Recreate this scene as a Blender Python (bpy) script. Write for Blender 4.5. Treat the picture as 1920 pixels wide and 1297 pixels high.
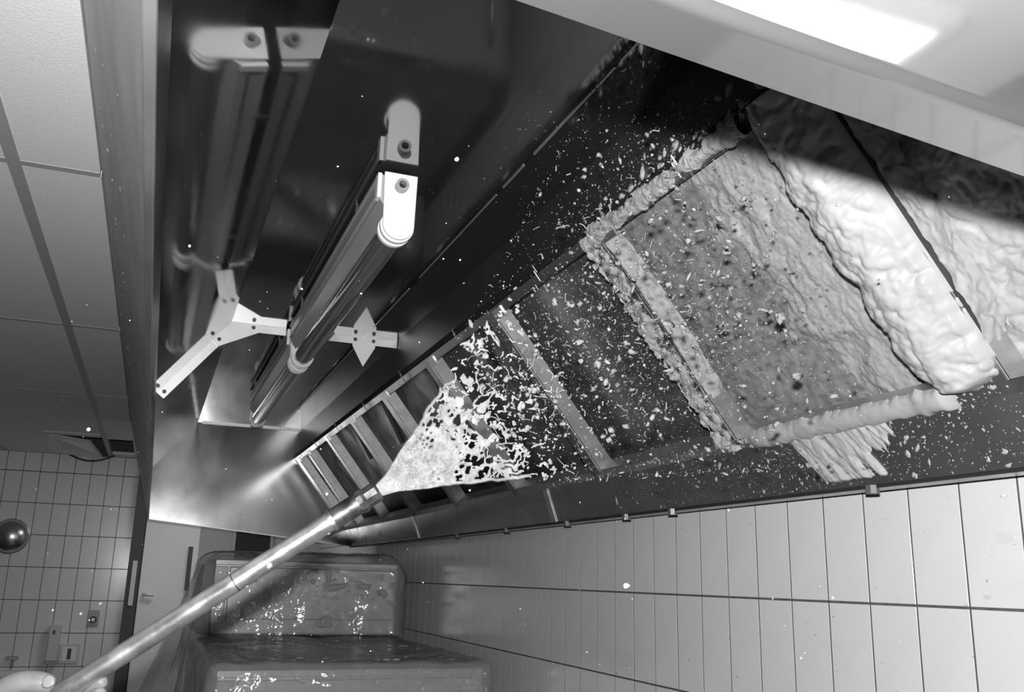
import bpy, bmesh, math, random
import numpy as np
from mathutils import Vector, Matrix
random.seed(7)
RNG = np.random.default_rng(11)
for o in list(bpy.data.objects):
    bpy.data.objects.remove(o)
S = bpy.context.scene
COL = S.collection
EYE = 1.75                      # camera height above the floor; all heights below are relative to it

# ------------------------------------------------------------------ camera
CR = np.array([0.9326264583, -0.3600281437, 0.0242409771])
CU = np.array([-0.1109144186, -0.2220925598, 0.9686964884])
CF = np.array([0.3433742579, 0.9061206491, 0.2470617097])
cam = bpy.data.cameras.new('camera'); co = bpy.data.objects.new('camera', cam); COL.objects.link(co)
cam.sensor_fit = 'HORIZONTAL'; cam.sensor_width = 36.0; cam.lens = 1716.75 / 1920 * 36.0
cam.clip_start = 0.02; cam.clip_end = 60
M = Matrix.Identity(4)
for i in range(3):
    M[i][0], M[i][1], M[i][2] = CR[i], CU[i], -CF[i]
M[2][3] = EYE
co.matrix_world = M
S.camera = co

# ------------------------------------------------------------------ world, flash, exposure
w = bpy.data.worlds.new('world'); S.world = w; w.use_nodes = True
w.node_tree.nodes['Background'].inputs[0].default_value = (0.5, 0.5, 0.5, 1)
w.node_tree.nodes['Background'].inputs[1].default_value = 0.045
S.view_settings.view_transform = 'Standard'; S.view_settings.look = 'None'
S.view_settings.gamma = 1.0; S.view_settings.exposure = 0.0; S.view_settings.use_curve_mapping = False
fl = bpy.data.lights.new('camera_flash', 'AREA'); fl.shape = 'RECTANGLE'; fl.size = 0.022; fl.size_y = 0.014
fl.energy = 38.0
fo = bpy.data.objects.new('camera_flash', fl); COL.objects.link(fo)
FP = CU * 0.052
fo.matrix_world = Matrix(M); fo.location = (FP[0], FP[1], FP[2] + EYE)

# ------------------------------------------------------------------ materials (all grey: the photograph is black and white)
def nt(name):
    m = bpy.data.materials.new(name); m.use_nodes = True
    n = m.node_tree; b = n.nodes['Principled BSDF']
    return m, n, b
def g(v): return (v, v, v, 1)
def mat(name, v, rough=0.5, metal=0.0, spec=0.5, noise=0.0, nscale=20, bump=0.0, bscale=60, rvar=0.0, stretch=None, trans=0, alpha=1, sss=0, coat=0, bdist=0.002):
    m, n, b = nt(name)
    b.inputs['Base Color'].default_value = g(v); b.inputs['Roughness'].default_value = rough
    b.inputs['Metallic'].default_value = metal; b.inputs['Specular IOR Level'].default_value = spec
    b.inputs['Transmission Weight'].default_value = trans; b.inputs['Alpha'].default_value = alpha
    b.inputs['Coat Weight'].default_value = coat
    if sss:
        b.inputs['Subsurface Weight'].default_value = sss; b.inputs['Subsurface Radius'].default_value = (.01, .01, .01)
        b.inputs['Subsurface Scale'].default_value = 0.3
    tc = n.nodes.new('ShaderNodeTexCoord'); mp = n.nodes.new('ShaderNodeMapping')
    n.links.new(tc.outputs['Object'], mp.inputs[0])
    if stretch: mp.inputs['Scale'].default_value = stretch
    def tex(sc, det=4):
        t = n.nodes.new('ShaderNodeTexNoise'); t.inputs['Scale'].default_value = sc; t.inputs['Detail'].default_value = det
        n.links.new(mp.outputs[0], t.inputs['Vector']); return t
    if noise:
        t = tex(nscale); r = n.nodes.new('ShaderNodeMapRange')
        r.inputs[1].default_value = .3; r.inputs[2].default_value = .7
        r.inputs[3].default_value = max(0, v - noise); r.inputs[4].default_value = min(1, v + noise)
        n.links.new(t.outputs[0], r.inputs[0]); n.links.new(r.outputs[0], b.inputs['Base Color'])
    if rvar:
        t = tex(nscale * .7 + 3); r = n.nodes.new('ShaderNodeMapRange')
        r.inputs[1].default_value = .35; r.inputs[2].default_value = .7
        r.inputs[3].default_value = max(.01, rough - rvar); r.inputs[4].default_value = rough + rvar
        n.links.new(t.outputs[0], r.inputs[0]); n.links.new(r.outputs[0], b.inputs['Roughness'])
    if bump:
        t = tex(bscale, 3); bp = n.nodes.new('ShaderNodeBump'); bp.inputs['Strength'].default_value = bump; bp.inputs['Distance'].default_value = bdist
        n.links.new(t.outputs[0], bp.inputs['Height']); n.links.new(bp.outputs[0], b.inputs['Normal'])
    return m
MT = dict(
    steel=mat('polished_steel', .27, .065, .945, rvar=.03, nscale=3, bump=.03, bscale=2.0, bdist=.01),
    end=mat('polished_steel_end', .42, .17, 1, rvar=.03, nscale=2, bump=.03, bscale=2.5, bdist=.01),
    dull=mat('dull_steel', .30, .34, .85, rvar=.08, nscale=6, noise=.03),
    brushed=mat('brushed_steel', .64, .42, 1, noise=.08, nscale=30, stretch=(1, 1, 1)),
    rib=mat('folded_steel', .85, .45, 1, noise=.05, nscale=12),
    near=mat('satin_steel_sheet', .55, .07, .955, spec=.5, noise=.01, nscale=3),
    fascia=mat('painted_fascia', .30, .38, .25, noise=.07, nscale=5, stretch=(8, 1, 1.5)),
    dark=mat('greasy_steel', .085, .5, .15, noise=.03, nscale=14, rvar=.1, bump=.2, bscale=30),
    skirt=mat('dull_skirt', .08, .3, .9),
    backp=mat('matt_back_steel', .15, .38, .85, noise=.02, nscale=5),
    nub=mat('drain_nub_grey', .13, .4, .3),
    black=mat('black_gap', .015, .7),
    bolt=mat('bolt_steel', .10, .4, .7),
    foam=mat('white_foam', .36, .5, 0, spec=.3, bump=.12, bscale=160, bdist=.0015),
    film=mat('thin_foam_film', .23, .5, 0, noise=.08, nscale=55, bump=.4, bscale=70),
    tile=mat('glazed_tile', .72, .16, 0, spec=.45, noise=.015, nscale=8),
    ftile=mat('glazed_tile_far', .80, .16, 0, spec=.45, noise=.015, nscale=8),
    grout=mat('grout', .10, .85, noise=.03, nscale=60),
    ceil=mat('mineral_fibre', .88, .9, noise=.05, nscale=260, bump=.5, bscale=420),
    tbar=mat('ceiling_bar', .42, .5),
    floor=mat('quarry_floor', .10, .35, noise=.03, nscale=9),
    plaster=mat('plaster', .42, .8, noise=.02, nscale=5),
    white=mat('white_enamel', .85, .35, 0, coat=.2),
    lampbody=mat('lamp_housing_grey', .40, .35, .1),
    tube=mat('tube_sleeve', .13, .08, .0, spec=.8, coat=.4),
    ring=mat('lamp_collar', .78, .3),
    lance=mat('worn_steel_pipe', .55, .32, .85, noise=.14, nscale=45, rvar=.1, bump=.12, bscale=120),
    nozzle=mat('dirty_brass', .12, .45, .8, noise=.08, nscale=60, bump=.3, bscale=90),
    oven=mat('oven_steel', .60, .3, .75, noise=.05, nscale=5),
    skin=mat('skin', .21, .45, 0, spec=.4, sss=.1, noise=.03, nscale=60, bump=.15, bscale=180),
    nail=mat('nail', .27, .25),
    sleeve=mat('sleeve_cloth', .12, .9, bump=.3, bscale=200),
    plastic=mat('white_plastic', .60, .35),
    greyplastic=mat('grey_plastic', .34, .35),
    darkplastic=mat('dark_plastic', .03, .4),
    bowl=mat('bowl_steel', .55, .28, 1),
    door=mat('painted_door', .80, .35),
    frame=mat('dark_frame', .06, .5),
)
# airy foam of the jet: thin enough to let some of what is behind show through
m, n, b = nt('airborne_foam')
b.inputs['Base Color'].default_value = g(.34); b.inputs['Roughness'].default_value = .5; b.inputs['Specular IOR Level'].default_value = .25
tcn = n.nodes.new('ShaderNodeTexCoord'); nz = n.nodes.new('ShaderNodeTexNoise'); nz.inputs['Scale'].default_value = 75; nz.inputs['Detail'].default_value = 4
n.links.new(tcn.outputs['Object'], nz.inputs['Vector'])
mr = n.nodes.new('ShaderNodeMapRange'); mr.inputs[1].default_value = .35; mr.inputs[2].default_value = .65; mr.inputs[3].default_value = .17; mr.inputs[4].default_value = .28
n.links.new(nz.outputs[0], mr.inputs[0]); n.links.new(mr.outputs[0], b.inputs['Base Color'])
bpn = n.nodes.new('ShaderNodeBump'); bpn.inputs['Strength'].default_value = .35; bpn.inputs['Distance'].default_value = .004
n.links.new(nz.outputs[0], bpn.inputs['Height']); n.links.new(bpn.outputs[0], b.inputs['Normal'])
MT['airfoam'] = m
n = MT['tile'].node_tree; b = n.nodes['Principled BSDF']
src = b.inputs['Base Color'].links[0].from_socket
tcn = n.nodes.new('ShaderNodeTexCoord'); mpn = n.nodes.new('ShaderNodeMapping'); mpn.inputs['Scale'].default_value = (1, 45, 95)
geo = n.nodes.new('ShaderNodeNewGeometry'); n.links.new(geo.outputs['Position'], mpn.inputs[0])
nz = n.nodes.new('ShaderNodeTexNoise'); nz.inputs['Scale'].default_value = 1.0; nz.inputs['Detail'].default_value = 1.5; n.links.new(mpn.outputs[0], nz.inputs['Vector'])
mr = n.nodes.new('ShaderNodeMapRange'); mr.inputs[1].default_value = .72; mr.inputs[2].default_value = .80; mr.inputs[3].default_value = 1.0; mr.inputs[4].default_value = .62
n.links.new(nz.outputs[0], mr.inputs[0])
mm = n.nodes.new('ShaderNodeMath'); mm.operation = 'MULTIPLY'; n.links.new(src, mm.inputs[0]); n.links.new(mr.outputs[0], mm.inputs[1]); n.links.new(mm.outputs[0], b.inputs['Base Color'])
# clear crumpled plastic wrap
m, n, b = nt('clear_plastic_film')
b.inputs['Base Color'].default_value = g(.42); b.inputs['Roughness'].default_value = .13; b.inputs['Specular IOR Level'].default_value = .9
tr = n.nodes.new('ShaderNodeBsdfTransparent'); tr.inputs[0].default_value = g(.95)
mx = n.nodes.new('ShaderNodeMixShader')
tcn = n.nodes.new('ShaderNodeTexCoord'); nz = n.nodes.new('ShaderNodeTexNoise'); nz.inputs['Scale'].default_value = 5.5; nz.inputs['Detail'].default_value = 3.6
n.links.new(tcn.outputs['Object'], nz.inputs['Vector'])
bpn = n.nodes.new('ShaderNodeBump'); bpn.inputs['Strength'].default_value = 1.0; bpn.inputs['Distance'].default_value = .05
n.links.new(nz.outputs[0], bpn.inputs['Height']); n.links.new(bpn.outputs[0], b.inputs['Normal'])
mx.inputs[0].default_value = .5
n.links.new(tr.outputs[0], mx.inputs[1]); n.links.new(b.outputs[0], mx.inputs[2]); n.links.new(mx.outputs[0], n.nodes['Material Output'].inputs[0])
MT['wrap'] = m
# fluorescent diffuser of the ceiling light
m, n, b = nt('lit_diffuser')
b.inputs['Base Color'].default_value = g(.8); b.inputs['Emission Color'].default_value = g(1); b.inputs['Emission Strength'].default_value = 2.6
MT['lit'] = m
m = m.copy(); m.name = 'lit_diffuser_far'; m.node_tree.nodes['Principled BSDF'].inputs['Emission Strength'].default_value = 7.0; MT['lit2'] = m

# ------------------------------------------------------------------ mesh helpers
class MB:
    def __init__(s): s.v = []; s.f = []
    def add(s, v, f):
        o = len(s.v); s.v += [tuple(map(float, q)) for q in v]; s.f += [tuple(i + o for i in q) for q in f]; return s
    def box(s, a, b):
        (x0, y0, z0), (x1, y1, z1) = a, b
        return s.add([(x0,y0,z0),(x1,y0,z0),(x1,y1,z0),(x0,y1,z0),(x0,y0,z1),(x1,y0,z1),(x1,y1,z1),(x0,y1,z1)],
                     [(0,3,2,1),(4,5,6,7),(0,1,5,4),(1,2,6,5),(2,3,7,6),(3,0,4,7)])
    def prism(s, poly, y0, y1):          # polygon in X-Z, extruded along Y
        k = len(poly); v = [(x, y0, z) for x, z in poly] + [(x, y1, z) for x, z in poly]
        f = [tuple(range(k)), tuple(range(2 * k - 1, k - 1, -1))]
        f += [(i, i + k, (i + 1) % k + k, (i + 1) % k) for i in range(k)]
        return s.add(v, f)
    def hull(s, quad, n, t):             # polygon in space given thickness t along n
        q = [np.array(p, float) for p in quad]; n = np.array(n, float); n /= np.linalg.norm(n); k = len(q)
        v = q + [p + n * t for p in q]
        f = [tuple(range(k - 1, -1, -1)), tuple(range(k, 2 * k))] + [(i, (i + 1) % k, (i + 1) % k + k, i + k) for i in range(k)]
        return s.add(v, f)
    def strip(s, p, q, t, y0, y1, side=1):   # sheet between X-Z points p and q, thickness t to one side, along Y
        d = np.array(q, float) - np.array(p, float); d /= np.linalg.norm(d); nn = np.array([-d[1], d[0]]) * side * t
        return s.prism([tuple(p), tuple(q), (q[0] + nn[0], q[1] + nn[1]), (p[0] + nn[0], p[1] + nn[1])], y0, y1)
    def tube(s, pts, rad, seg=12, cap=True):
        pts = [np.array(p, float) for p in pts]
        if np.isscalar(rad): rad = [rad] * len(pts)
        rings = []; up = None
        for i, p in enumerate(pts):
            d = pts[min(i + 1, len(pts) - 1)] - pts[max(i - 1, 0)]; d = d / (np.linalg.norm(d) + 1e-12)
            if up is None:
                up = np.cross(d, [0.3, 0.2, 1.0]); up /= np.linalg.norm(up)
            up = up - d * (up @ d); up /= np.linalg.norm(up) + 1e-12
            e = np.cross(d, up)
            rings.append([p + rad[i] * (up * math.cos(2 * math.pi * j / seg) + e * math.sin(2 * math.pi * j / seg)) for j in range(seg)])
        v = [q for r_ in rings for q in r_]; f = []
        for i in range(len(pts) - 1):
            for j in range(seg):
                a = i * seg + j; b_ = i * seg + (j + 1) % seg
                f.append((a, b_, b_ + seg, a + seg))
        if cap:
            f.append(tuple(range(seg - 1, -1, -1))); o = (len(pts) - 1) * seg; f.append(tuple(range(o, o + seg)))
        return s.add(v, f)
    def ringtube(s, c0, c1, ro, ri, seg=24):   # hollow ring between two centres
        c0 = np.array(c0, float); c1 = np.array(c1, float); d = c1 - c0; d /= np.linalg.norm(d)
        u_ = np.cross(d, [0.2, 0.1, 1.0]); u_ /= np.linalg.norm(u_); e = np.cross(d, u_); v = []
        for c, r_ in ((c0, ro), (c1, ro), (c1, ri), (c0, ri)):
            v += [c + r_ * (u_ * math.cos(2 * math.pi * j / seg) + e * math.sin(2 * math.pi * j / seg)) for j in range(seg)]
        f = []
        for k in range(4):
            for j in range(seg):
                a = k * seg + j; b_ = k * seg + (j + 1) % seg; c_ = ((k + 1) % 4) * seg
                f.append((a, b_, c_ + (j + 1) % seg, c_ + j))
        return s.add(v, f)
def link(name, me, m, parent):
    o = bpy.data.objects.new(name, me); COL.objects.link(o)
    if m is not None and not me.materials: me.materials.append(MT[m] if isinstance(m, str) else m)
    if parent is not None: o.parent = parent
    return o
def root_of(p):
    x = np.zeros(3)
    while p is not None:
        x += np.array(p.location); p = p.parent
    return x
def build(name, mb, m, parent=None, smooth=False, bevel=0.0):
    off = root_of(parent) if parent is not None else np.zeros(3)
    v = np.array(mb.v, float); v[:, 2] += EYE; v -= off
    me = bpy.data.meshes.new(name)
    me.from_pydata([tuple(q) for q in v], [], mb.f); me.update()
    b_ = bmesh.new(); b_.from_mesh(me); bmesh.ops.recalc_face_normals(b_, faces=b_.faces); b_.to_mesh(me); b_.free()
    if smooth:
        me.polygons.foreach_set('use_smooth', [True] * len(me.polygons))
        if smooth == 'auto':
            me.polygons.foreach_set('use_smooth', [True] * len(me.polygons)); me.set_sharp_from_angle(angle=math.radians(40))
    o = link(name, me, m, parent)
    if bevel:
        bv = o.modifiers.new('bevel', 'BEVEL'); bv.width = bevel; bv.segments = 2; bv.limit_method = 'ANGLE'; bv.angle_limit = .6
    return o
def tag(o, label=None, cat=None, group=None, kind=None):
    if label: o['label'] = label
    if cat: o['category'] = cat
    if group: o['group'] = group
    if kind: o['kind'] = kind
    return o
def thing(name, label, cat, loc, group=None, kind=None):
    o = bpy.data.objects.new(name, None); COL.objects.link(o); o.empty_display_size = .05
    o.location = (loc[0], loc[1], loc[2] + EYE)
    return tag(o, label, cat, group, kind)
def grid_mesh(V, keep):                  # V: (nu,nv,3); keep: (nu-1,nv-1) bool -> verts, faces
    nu, nv = V.shape[:2]
    idx = np.arange(nu * nv).reshape(nu, nv)
    f = np.stack([idx[:-1, :-1], idx[1:, :-1], idx[1:, 1:], idx[:-1, 1:]], -1)[keep]
    used, inv = np.unique(f, return_inverse=True)
    return V.reshape(-1, 3)[used], inv.reshape(f.shape)
def build_np(name, v, f, m, parent=None, smooth=True):
    off = root_of(parent) if parent is not None else np.zeros(3)
    v = np.asarray(v, float) + np.array([0, 0, EYE]) - off
    me = bpy.data.meshes.new(name); k = f.shape[1]
    me.vertices.add(len(v)); me.vertices.foreach_set('co', v.ravel().astype(np.float32))
    me.loops.add(f.size); me.loops.foreach_set('vertex_index', f.ravel().astype(np.int32))
    me.polygons.add(len(f)); me.polygons.foreach_set('loop_start', np.arange(0, f.size, k, dtype=np.int32))
    me.update(calc_edges=True); me.validate()
    if smooth: me.polygons.foreach_set('use_smooth', np.ones(len(me.polygons), bool))
    return link(name, me, m, parent)

# ------------------------------------------------------------------ numpy noise
def hsh(ix, iy, s):
    h = (ix.astype(np.int64) * 374761393 + iy.astype(np.int64) * 668265263 + s * 974634777) & 0xffffffff
    h = ((h ^ (h >> 13)) * 1274126177) & 0xffffffff
    return ((h ^ (h >> 16)) & 0xffffff) / float(0xffffff)
def vnoise(x, y, s=0):
    ix, iy = np.floor(x), np.floor(y); fx, fy = x - ix, y - iy
    fx = fx * fx * fx * (fx * (fx * 6 - 15) + 10); fy = fy * fy * fy * (fy * (fy * 6 - 15) + 10)
    a, b_, c, d = hsh(ix, iy, s), hsh(ix + 1, iy, s), hsh(ix, iy + 1, s), hsh(ix + 1, iy + 1, s)
    return (a * (1 - fx) + b_ * fx) * (1 - fy) + (c * (1 - fx) + d * fx) * fy
def fbm(x, y, s=0, o=4):
    r = 0; a = .5
    for k in range(o): r = r + a * vnoise(x * 2 ** k, y * 2 ** k, s + k); a *= .5
    return r / (1 - .5 ** o)
def worley(x, y, s=0):
    ix, iy = np.floor(x), np.floor(y); f1 = np.full(x.shape, 9.0); f2 = f1.copy()
    for dx in (-1, 0, 1):
        for dy in (-1, 0, 1):
            cx, cy = ix + dx, iy + dy
            d = np.hypot(cx + hsh(cx, cy, s) - x, cy + hsh(cx, cy, s + 77) - y)
            f2 = np.minimum(f2, np.maximum(f1, d)); f1 = np.minimum(f1, d)
    return f1, f2
def lumps(x, y, s=0):
    wx = x + .5 * (fbm(x * .8, y * .8, s + 5, 2) - .5) * 2; wy = y + .5 * (fbm(x * .8, y * .8, s + 9, 2) - .5) * 2
    a, _ = worley(wx, wy, s); b_, _ = worley(wx * 2.3, wy * 2.3, s + 3)
    return .62 * np.sqrt(np.clip(1 - a * a, 0, 1)) + .25 * np.sqrt(np.clip(1 - b_ * b_, 0, 1)) + .3 * fbm(x * .7, y * .7, s + 21, 3)

# ------------------------------------------------------------------ the hood's cross section (X towards the tiled wall, Z up)
Y0, Y1 = 0.312, 4.98                      # near end panel, far end panel
LIP = (-0.0255, 0.2465); KNEE = (-0.037, 0.507); CREASE = (0.156, 0.7525); ZC = 0.7525
SEAM = (0.571, ZC); BACK = (0.684, ZC); FT = (0.67, 0.603); FB = (0.963, 0.235); DRIP = (0.992, 0.1507)
WALL = 1.10; RIBY = 2.866; ZFC = 0.727; BWY = 6.66
fd = np.array([FB[0] - FT[0], FB[1] - FT[1]]); FL = np.linalg.norm(fd); fd /= FL
fn = np.array([-fd[1], fd[0]])            # into the plenum (away from the camera)
def FP3(s, y, h=0.0):                     # point on the filter plane: s metres down the slope, h metres towards the room
    return np.array([FT[0] + fd[0] * s - fn[0] * h, y, FT[1] + fd[1] * s - fn[1] * h])

# ================================================================== STRUCTURE
def tile_mesh(name, w_, h_, t, axis):
    e = .0003
    mb = MB()
    a, b_ = w_ / 2, h_ / 2
    lo = [(-a, -b_), (a, -b_), (a, b_), (-a, b_)]; hi = [(-a + e, -b_ + e), (a - e, -b_ + e), (a - e, b_ - e), (-a + e, b_ - e)]
    pts = [(u_, v_, 0) for u_, v_ in lo] + [(u_, v_, t - e) for u_, v_ in lo] + [(u_, v_, t) for u_, v_ in hi]
    f = [(0, 3, 2, 1), (8, 9, 10, 11)]
    for i in range(4):
        j = (i + 1) % 4; f += [(i, j, j + 4, i + 4), (i + 4, j + 4, j + 8, i + 8)]
    cv = {'x': lambda p: (-p[2], p[0], p[1]), 'y': lambda p: (p[0], -p[2], p[1]), 'z': lambda p: (p[0], p[1], -p[2])}[axis]
    me = bpy.data.meshes.new(name); me.from_pydata([cv(p) for p in pts], [], f); me.update()
    b2 = bmesh.new(); b2.from_mesh(me); bmesh.ops.recalc_face_normals(b2, faces=b2.faces); b2.to_mesh(me); b2.free()
    return me
# floor
o = build('floor', MB().box((-4.2, -3.2, -EYE - .1), (1.3, 6.9, -EYE)), 'floor'); tag(o, 'dark kitchen floor below the hood', kind='structure')
# right wall with upright tiles
o = wr = build('wall_right', MB().box((WALL + .0006, -3.2, -EYE), (WALL + .12, 6.9, .95)), 'grout'); tag(o, 'pale upright tile wall below the exhaust hood', kind='structure')
tm = tile_mesh('wall_tile', .0965, .1960, .0006, 'x'); tm.materials.append(MT['tile'])
ROWZ = -0.0235; COLY = 2.532
far = MB(); cnt = 0
for k in range(-27, 41):
    yc = COLY + .1 * k + .05
    for j in range(-6, 4):
        zc = ROWZ + .2 * j + .1
        vis = .55 < yc < 4.4 and -3 <= j <= 0
        if vis:
            t = bpy.data.objects.new('tile', tm); COL.objects.link(t); t.parent = wr
            t.location = (WALL + .0006, yc, zc + EYE); t.rotation_euler = (random.uniform(-.001, .001), 0, random.uniform(-.002, .002))
        elif yc > -.5:
            far.box((WALL, yc - .0481, zc - .0979), (WALL + .0006, yc + .0481, zc + .0979))
o = build('tile_field', far, 'tile', wr); tag(o, kind='stuff')
# back wall with tiles, ending at the door frame
o = wb = build('wall_back', MB().box((-4.2, BWY + .002, -EYE), (-.16, BWY + .12, .95)).box((-.16, BWY + .05, -EYE), (1.2, BWY + .12, .95)), 'grout')
tag(o, 'far tiled kitchen wall behind the hood', kind='structure')
tm2 = tile_mesh('wall_tile_far', .0965, .1955, .002, 'y'); tm2.materials.append(MT['ftile'])
far = MB(); XB = -.823; ZB = .4038
for k in range(-30, 7):
    for j in range(-9, 3):
        xc = XB + .1 * k + .05; zc = ZB + .2 * j + .1
        if zc - .098 > ZFC: continue
        if zc + .098 > ZFC:
            far.box((xc - .048, BWY, zc - .097), (xc + .048, BWY + .002, ZFC - .002)); continue
        if k >= -4 and j >= -6:
            t = bpy.data.objects.new('tile', tm2); COL.objects.link(t); t.parent = wb
            t.location = (xc, BWY + .002, zc + EYE)
        else:
            far.box((xc - .048, BWY, zc - .097), (xc + .048, BWY + .002, zc + .097))
o = build('tile_field', far, 'ftile', wb); tag(o, kind='stuff')
o = build('wall_left', MB().box((-4.3, -3.2, -EYE), (-4.2, 6.9, .95)), 'plaster'); tag(o, kind='structure')
o = build('wall_front', MB().box((-4.2, -3.3, -EYE), (1.3, -3.2, .95)), 'plaster'); tag(o, kind='structure')
# dark frame and pale door beyond the hood's far end
d = thing('door_1', 'pale door in a dark frame beyond the far end of the hood', None, (.1, BWY, -EYE), kind='structure')
build('door_leaf', MB().box((-.045, BWY - .05, -EYE), (.30, BWY - .01, .72)), 'door', d, bevel=.004)
build('door_frame', MB().box((-.125, BWY - .07, -EYE), (-.05, BWY + .05, .72)), 'frame', d)
build('frame_strip', MB().box((-.098, BWY - .085, -.22), (-.07, BWY - .07, .06)), 'plastic', d)
hd = MB().tube([(-.01, BWY - .05, -.150), (-.01, BWY - .09, -.150), (.05, BWY - .095, -.152)], .012, 8)
build('door_handle', hd, 'white', d, smooth=True)
o = build('trim_1', MB().box((.235, BWY - .10, -.12), (.262, BWY - .05, .16)), 'frame'); tag(o, 'dark upright strip between the pale door and wall panel', kind='structure')
o = build('wall_panel', MB().box((.30, BWY - .04, -EYE), (1.14, BWY + .04, .92)), 'plaster'); tag(o, 'plain pale wall right of the far door', kind='structure')
wn = build('window_1', MB().box((.53, BWY - .06, .09), (.76, BWY - .045, .36)), 'black'); tag(wn, 'small dark hatch under the end of the hood', kind='structure')
fr = MB()
for a, b_ in (((.51, BWY - .07, .07), (.78, BWY - .045, .09)), ((.51, BWY - .07, .36), (.78, BWY - .045, .38)), ((.51, BWY - .07, .09), (.53, BWY - .045, .36)), ((.76, BWY - .07, .09), (.78, BWY - .045, .36))): fr.box(a, b_)
build('hatch_frame', fr, 'greyplastic', wn)
# suspended ceiling: tiles in a bar grid, with a missing tile at the far end
ce = build('ceiling', MB().box((-4.2, -3.2, ZFC + .22), (1.3, 6.9, ZFC + .30)), 'black'); tag(ce, 'suspended tile ceiling left of the hood', kind='structure')
TX = [-.316 - .625 * k for k in range(7)]; TY = [1.79 + 1.245 * k for k in range(-4, 5)]
tb = MB()
EDGE = -.1665
for k in range(6):
    x = TX[k]
    build('ceiling_bar', MB().box((x - .012, -3.2, ZFC - .002), (x + .012, BWY, ZFC + .03)), 'tbar', ce)
for i, y in enumerate(TY):
    build('ceiling_bar', MB().box((-4.2, y - .010, ZFC - .0012), (EDGE - .002, y + .010, ZFC + .03)), 'tbar', ce)
def ctile(x0, x1, y0, y1, tilt=0.0):
    mb = MB().box((x0, y0, ZFC), (x1, y1, ZFC + .016))
    o = build('ceiling_tile', mb, 'ceil', ce)
    return o
cols = [(TX[0] + .012, EDGE - .001)] + [(TX[k + 1] + .012, TX[k] - .012) for k in range(6)]
for ci, (xa, xb_) in enumerate(cols):
    for j in range(len(TY) - 1):
        ya, yb = TY[j] + .010, TY[j + 1] - .010
        if ci in (0, 1) and TY[j + 1] > 5.6: 
            continue
        ctile(xa, xb_, ya, yb)
    if ci > 1: ctile(xa, xb_, TY[-1] + .01, BWY)
# far tiles cut round the hole
ctile(cols[0][0], cols[0][1], TY[3] + .01, 5.72) if False else None
ctile(cols[1][0], -.62, 5.53, 6.52); ctile(cols[0][0], cols[0][1], 5.53, 5.735); ctile(-.30, EDGE - .001, 6.46, BWY)
ctile(cols[1][0], -.40, 6.52, BWY)
mb = MB().hull([(-.63, 5.60, ZFC + .002), (-.335, 5.60, ZFC + .002), (-.335, 5.72, ZFC + .002), (-.63, 5.69, ZFC + .002)], (0, 0, 1), .015)
build('ceiling_tile', mb, 'ceil', ce)
mb = MB().hull([(-.66, 5.75, ZFC + .004), (-.42, 6.2, ZFC + .03), (-.36, 6.50, ZFC - .03), (-.66, 6.52, ZFC - .01)], (0, 0, 1), .015)
build('ceiling_tile', mb, 'ceil', ce)
# ceiling above the camera, in front of the hood's near end
build('ceiling_tile', MB().box((EDGE, -3.2, ZFC), (1.3, Y0 - .09, ZFC + .016)), 'ceil', ce)
cb = thing('loose_cable', 'thin dark cable sagging from the hole in the far ceiling', 'cable', (-.5, 6.55, ZFC))
pts = []
for t in np.linspace(0, 1, 14):
    pts.append((-.60 + .33 * t, 6.56, ZFC + .01 - .055 * math.sin(math.pi * t) + .0 * t))
build('cord', MB().tube(pts, .006, 6), 'darkplastic', cb, smooth=True)

# ceiling luminaire behind the camera, mirrored in the hood's near end panel
lu = thing('ceiling_light', 'fluorescent ceiling light behind the photographer, mirrored in the near hood end', 'light', (.5, -.5, ZFC))
build('light_frame', MB().box((-.02, -.87, ZFC - .02), (.91, -.85, ZFC)).box((-.02, -.24, ZFC - .02), (.91, -.22, ZFC)).box((-.02, -.85, ZFC - .02), (0, -.24, ZFC)).box((.89, -.85, ZFC - .02), (.91, -.24, ZFC)), 'white', lu)
build('diffuser', MB().box((0, -.85, ZFC - .016), (.89, -.24, ZFC - .004)), 'lit', lu)

lu = thing('ceiling_light', 'square ceiling light beyond the far end of the hood', 'light', (.3, 5.7, ZFC))
build('light_frame', MB().box((.05, 5.45, ZFC - .012), (.55, 5.95, ZFC + .02)), 'white', lu)
build('diffuser', MB().box((.07, 5.47, ZFC - .018), (.53, 5.93, ZFC - .012)), 'lit2', lu)
build('ceiling_tile', MB().box((EDGE, Y1 + .03, ZFC), (1.1, BWY, ZFC + .016)), 'ceil', ce)

# ================================================================== EXHAUST HOOD
hood = thing('exhaust_hood', 'long polished steel kitchen exhaust hood seen from below with open filter slots', 'hood', (.5, 2.6, .15))
YM = RIBY
def hpart(name, mb, m='steel', **k): return build(name, mb, m, hood, **k)
for (ya, yb) in ((Y0 - .03, YM), (YM, Y1)):
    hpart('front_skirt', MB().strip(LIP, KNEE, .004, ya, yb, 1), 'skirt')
    hpart('sloped_panel', MB().strip(KNEE, CREASE, .003, ya, yb, 1))
    hpart('top_panel', MB().strip(CREASE, SEAM, .003, ya, yb, 1))
    hpart('top_panel', MB().strip((SEAM[0] + .0015, ZC), BACK, .003, ya, yb, 1))
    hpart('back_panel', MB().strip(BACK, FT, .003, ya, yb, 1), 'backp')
# outer fascia and the folded lip
hpart('fascia', MB().prism([(LIP[0] - .005, LIP[1] + .004), (LIP[0] - .001, LIP[1] + .004), (-.176, ZFC + .06), (-.181, ZFC + .06)], Y0 - .03, Y1 + .02), 'fascia')
hpart('folded_lip', MB().box((LIP[0] - .0055, Y0 - .03, LIP[1] - .002), (LIP[0] + .001, Y1, LIP[1] + .006)), 'dull', bevel=.001)
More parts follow.
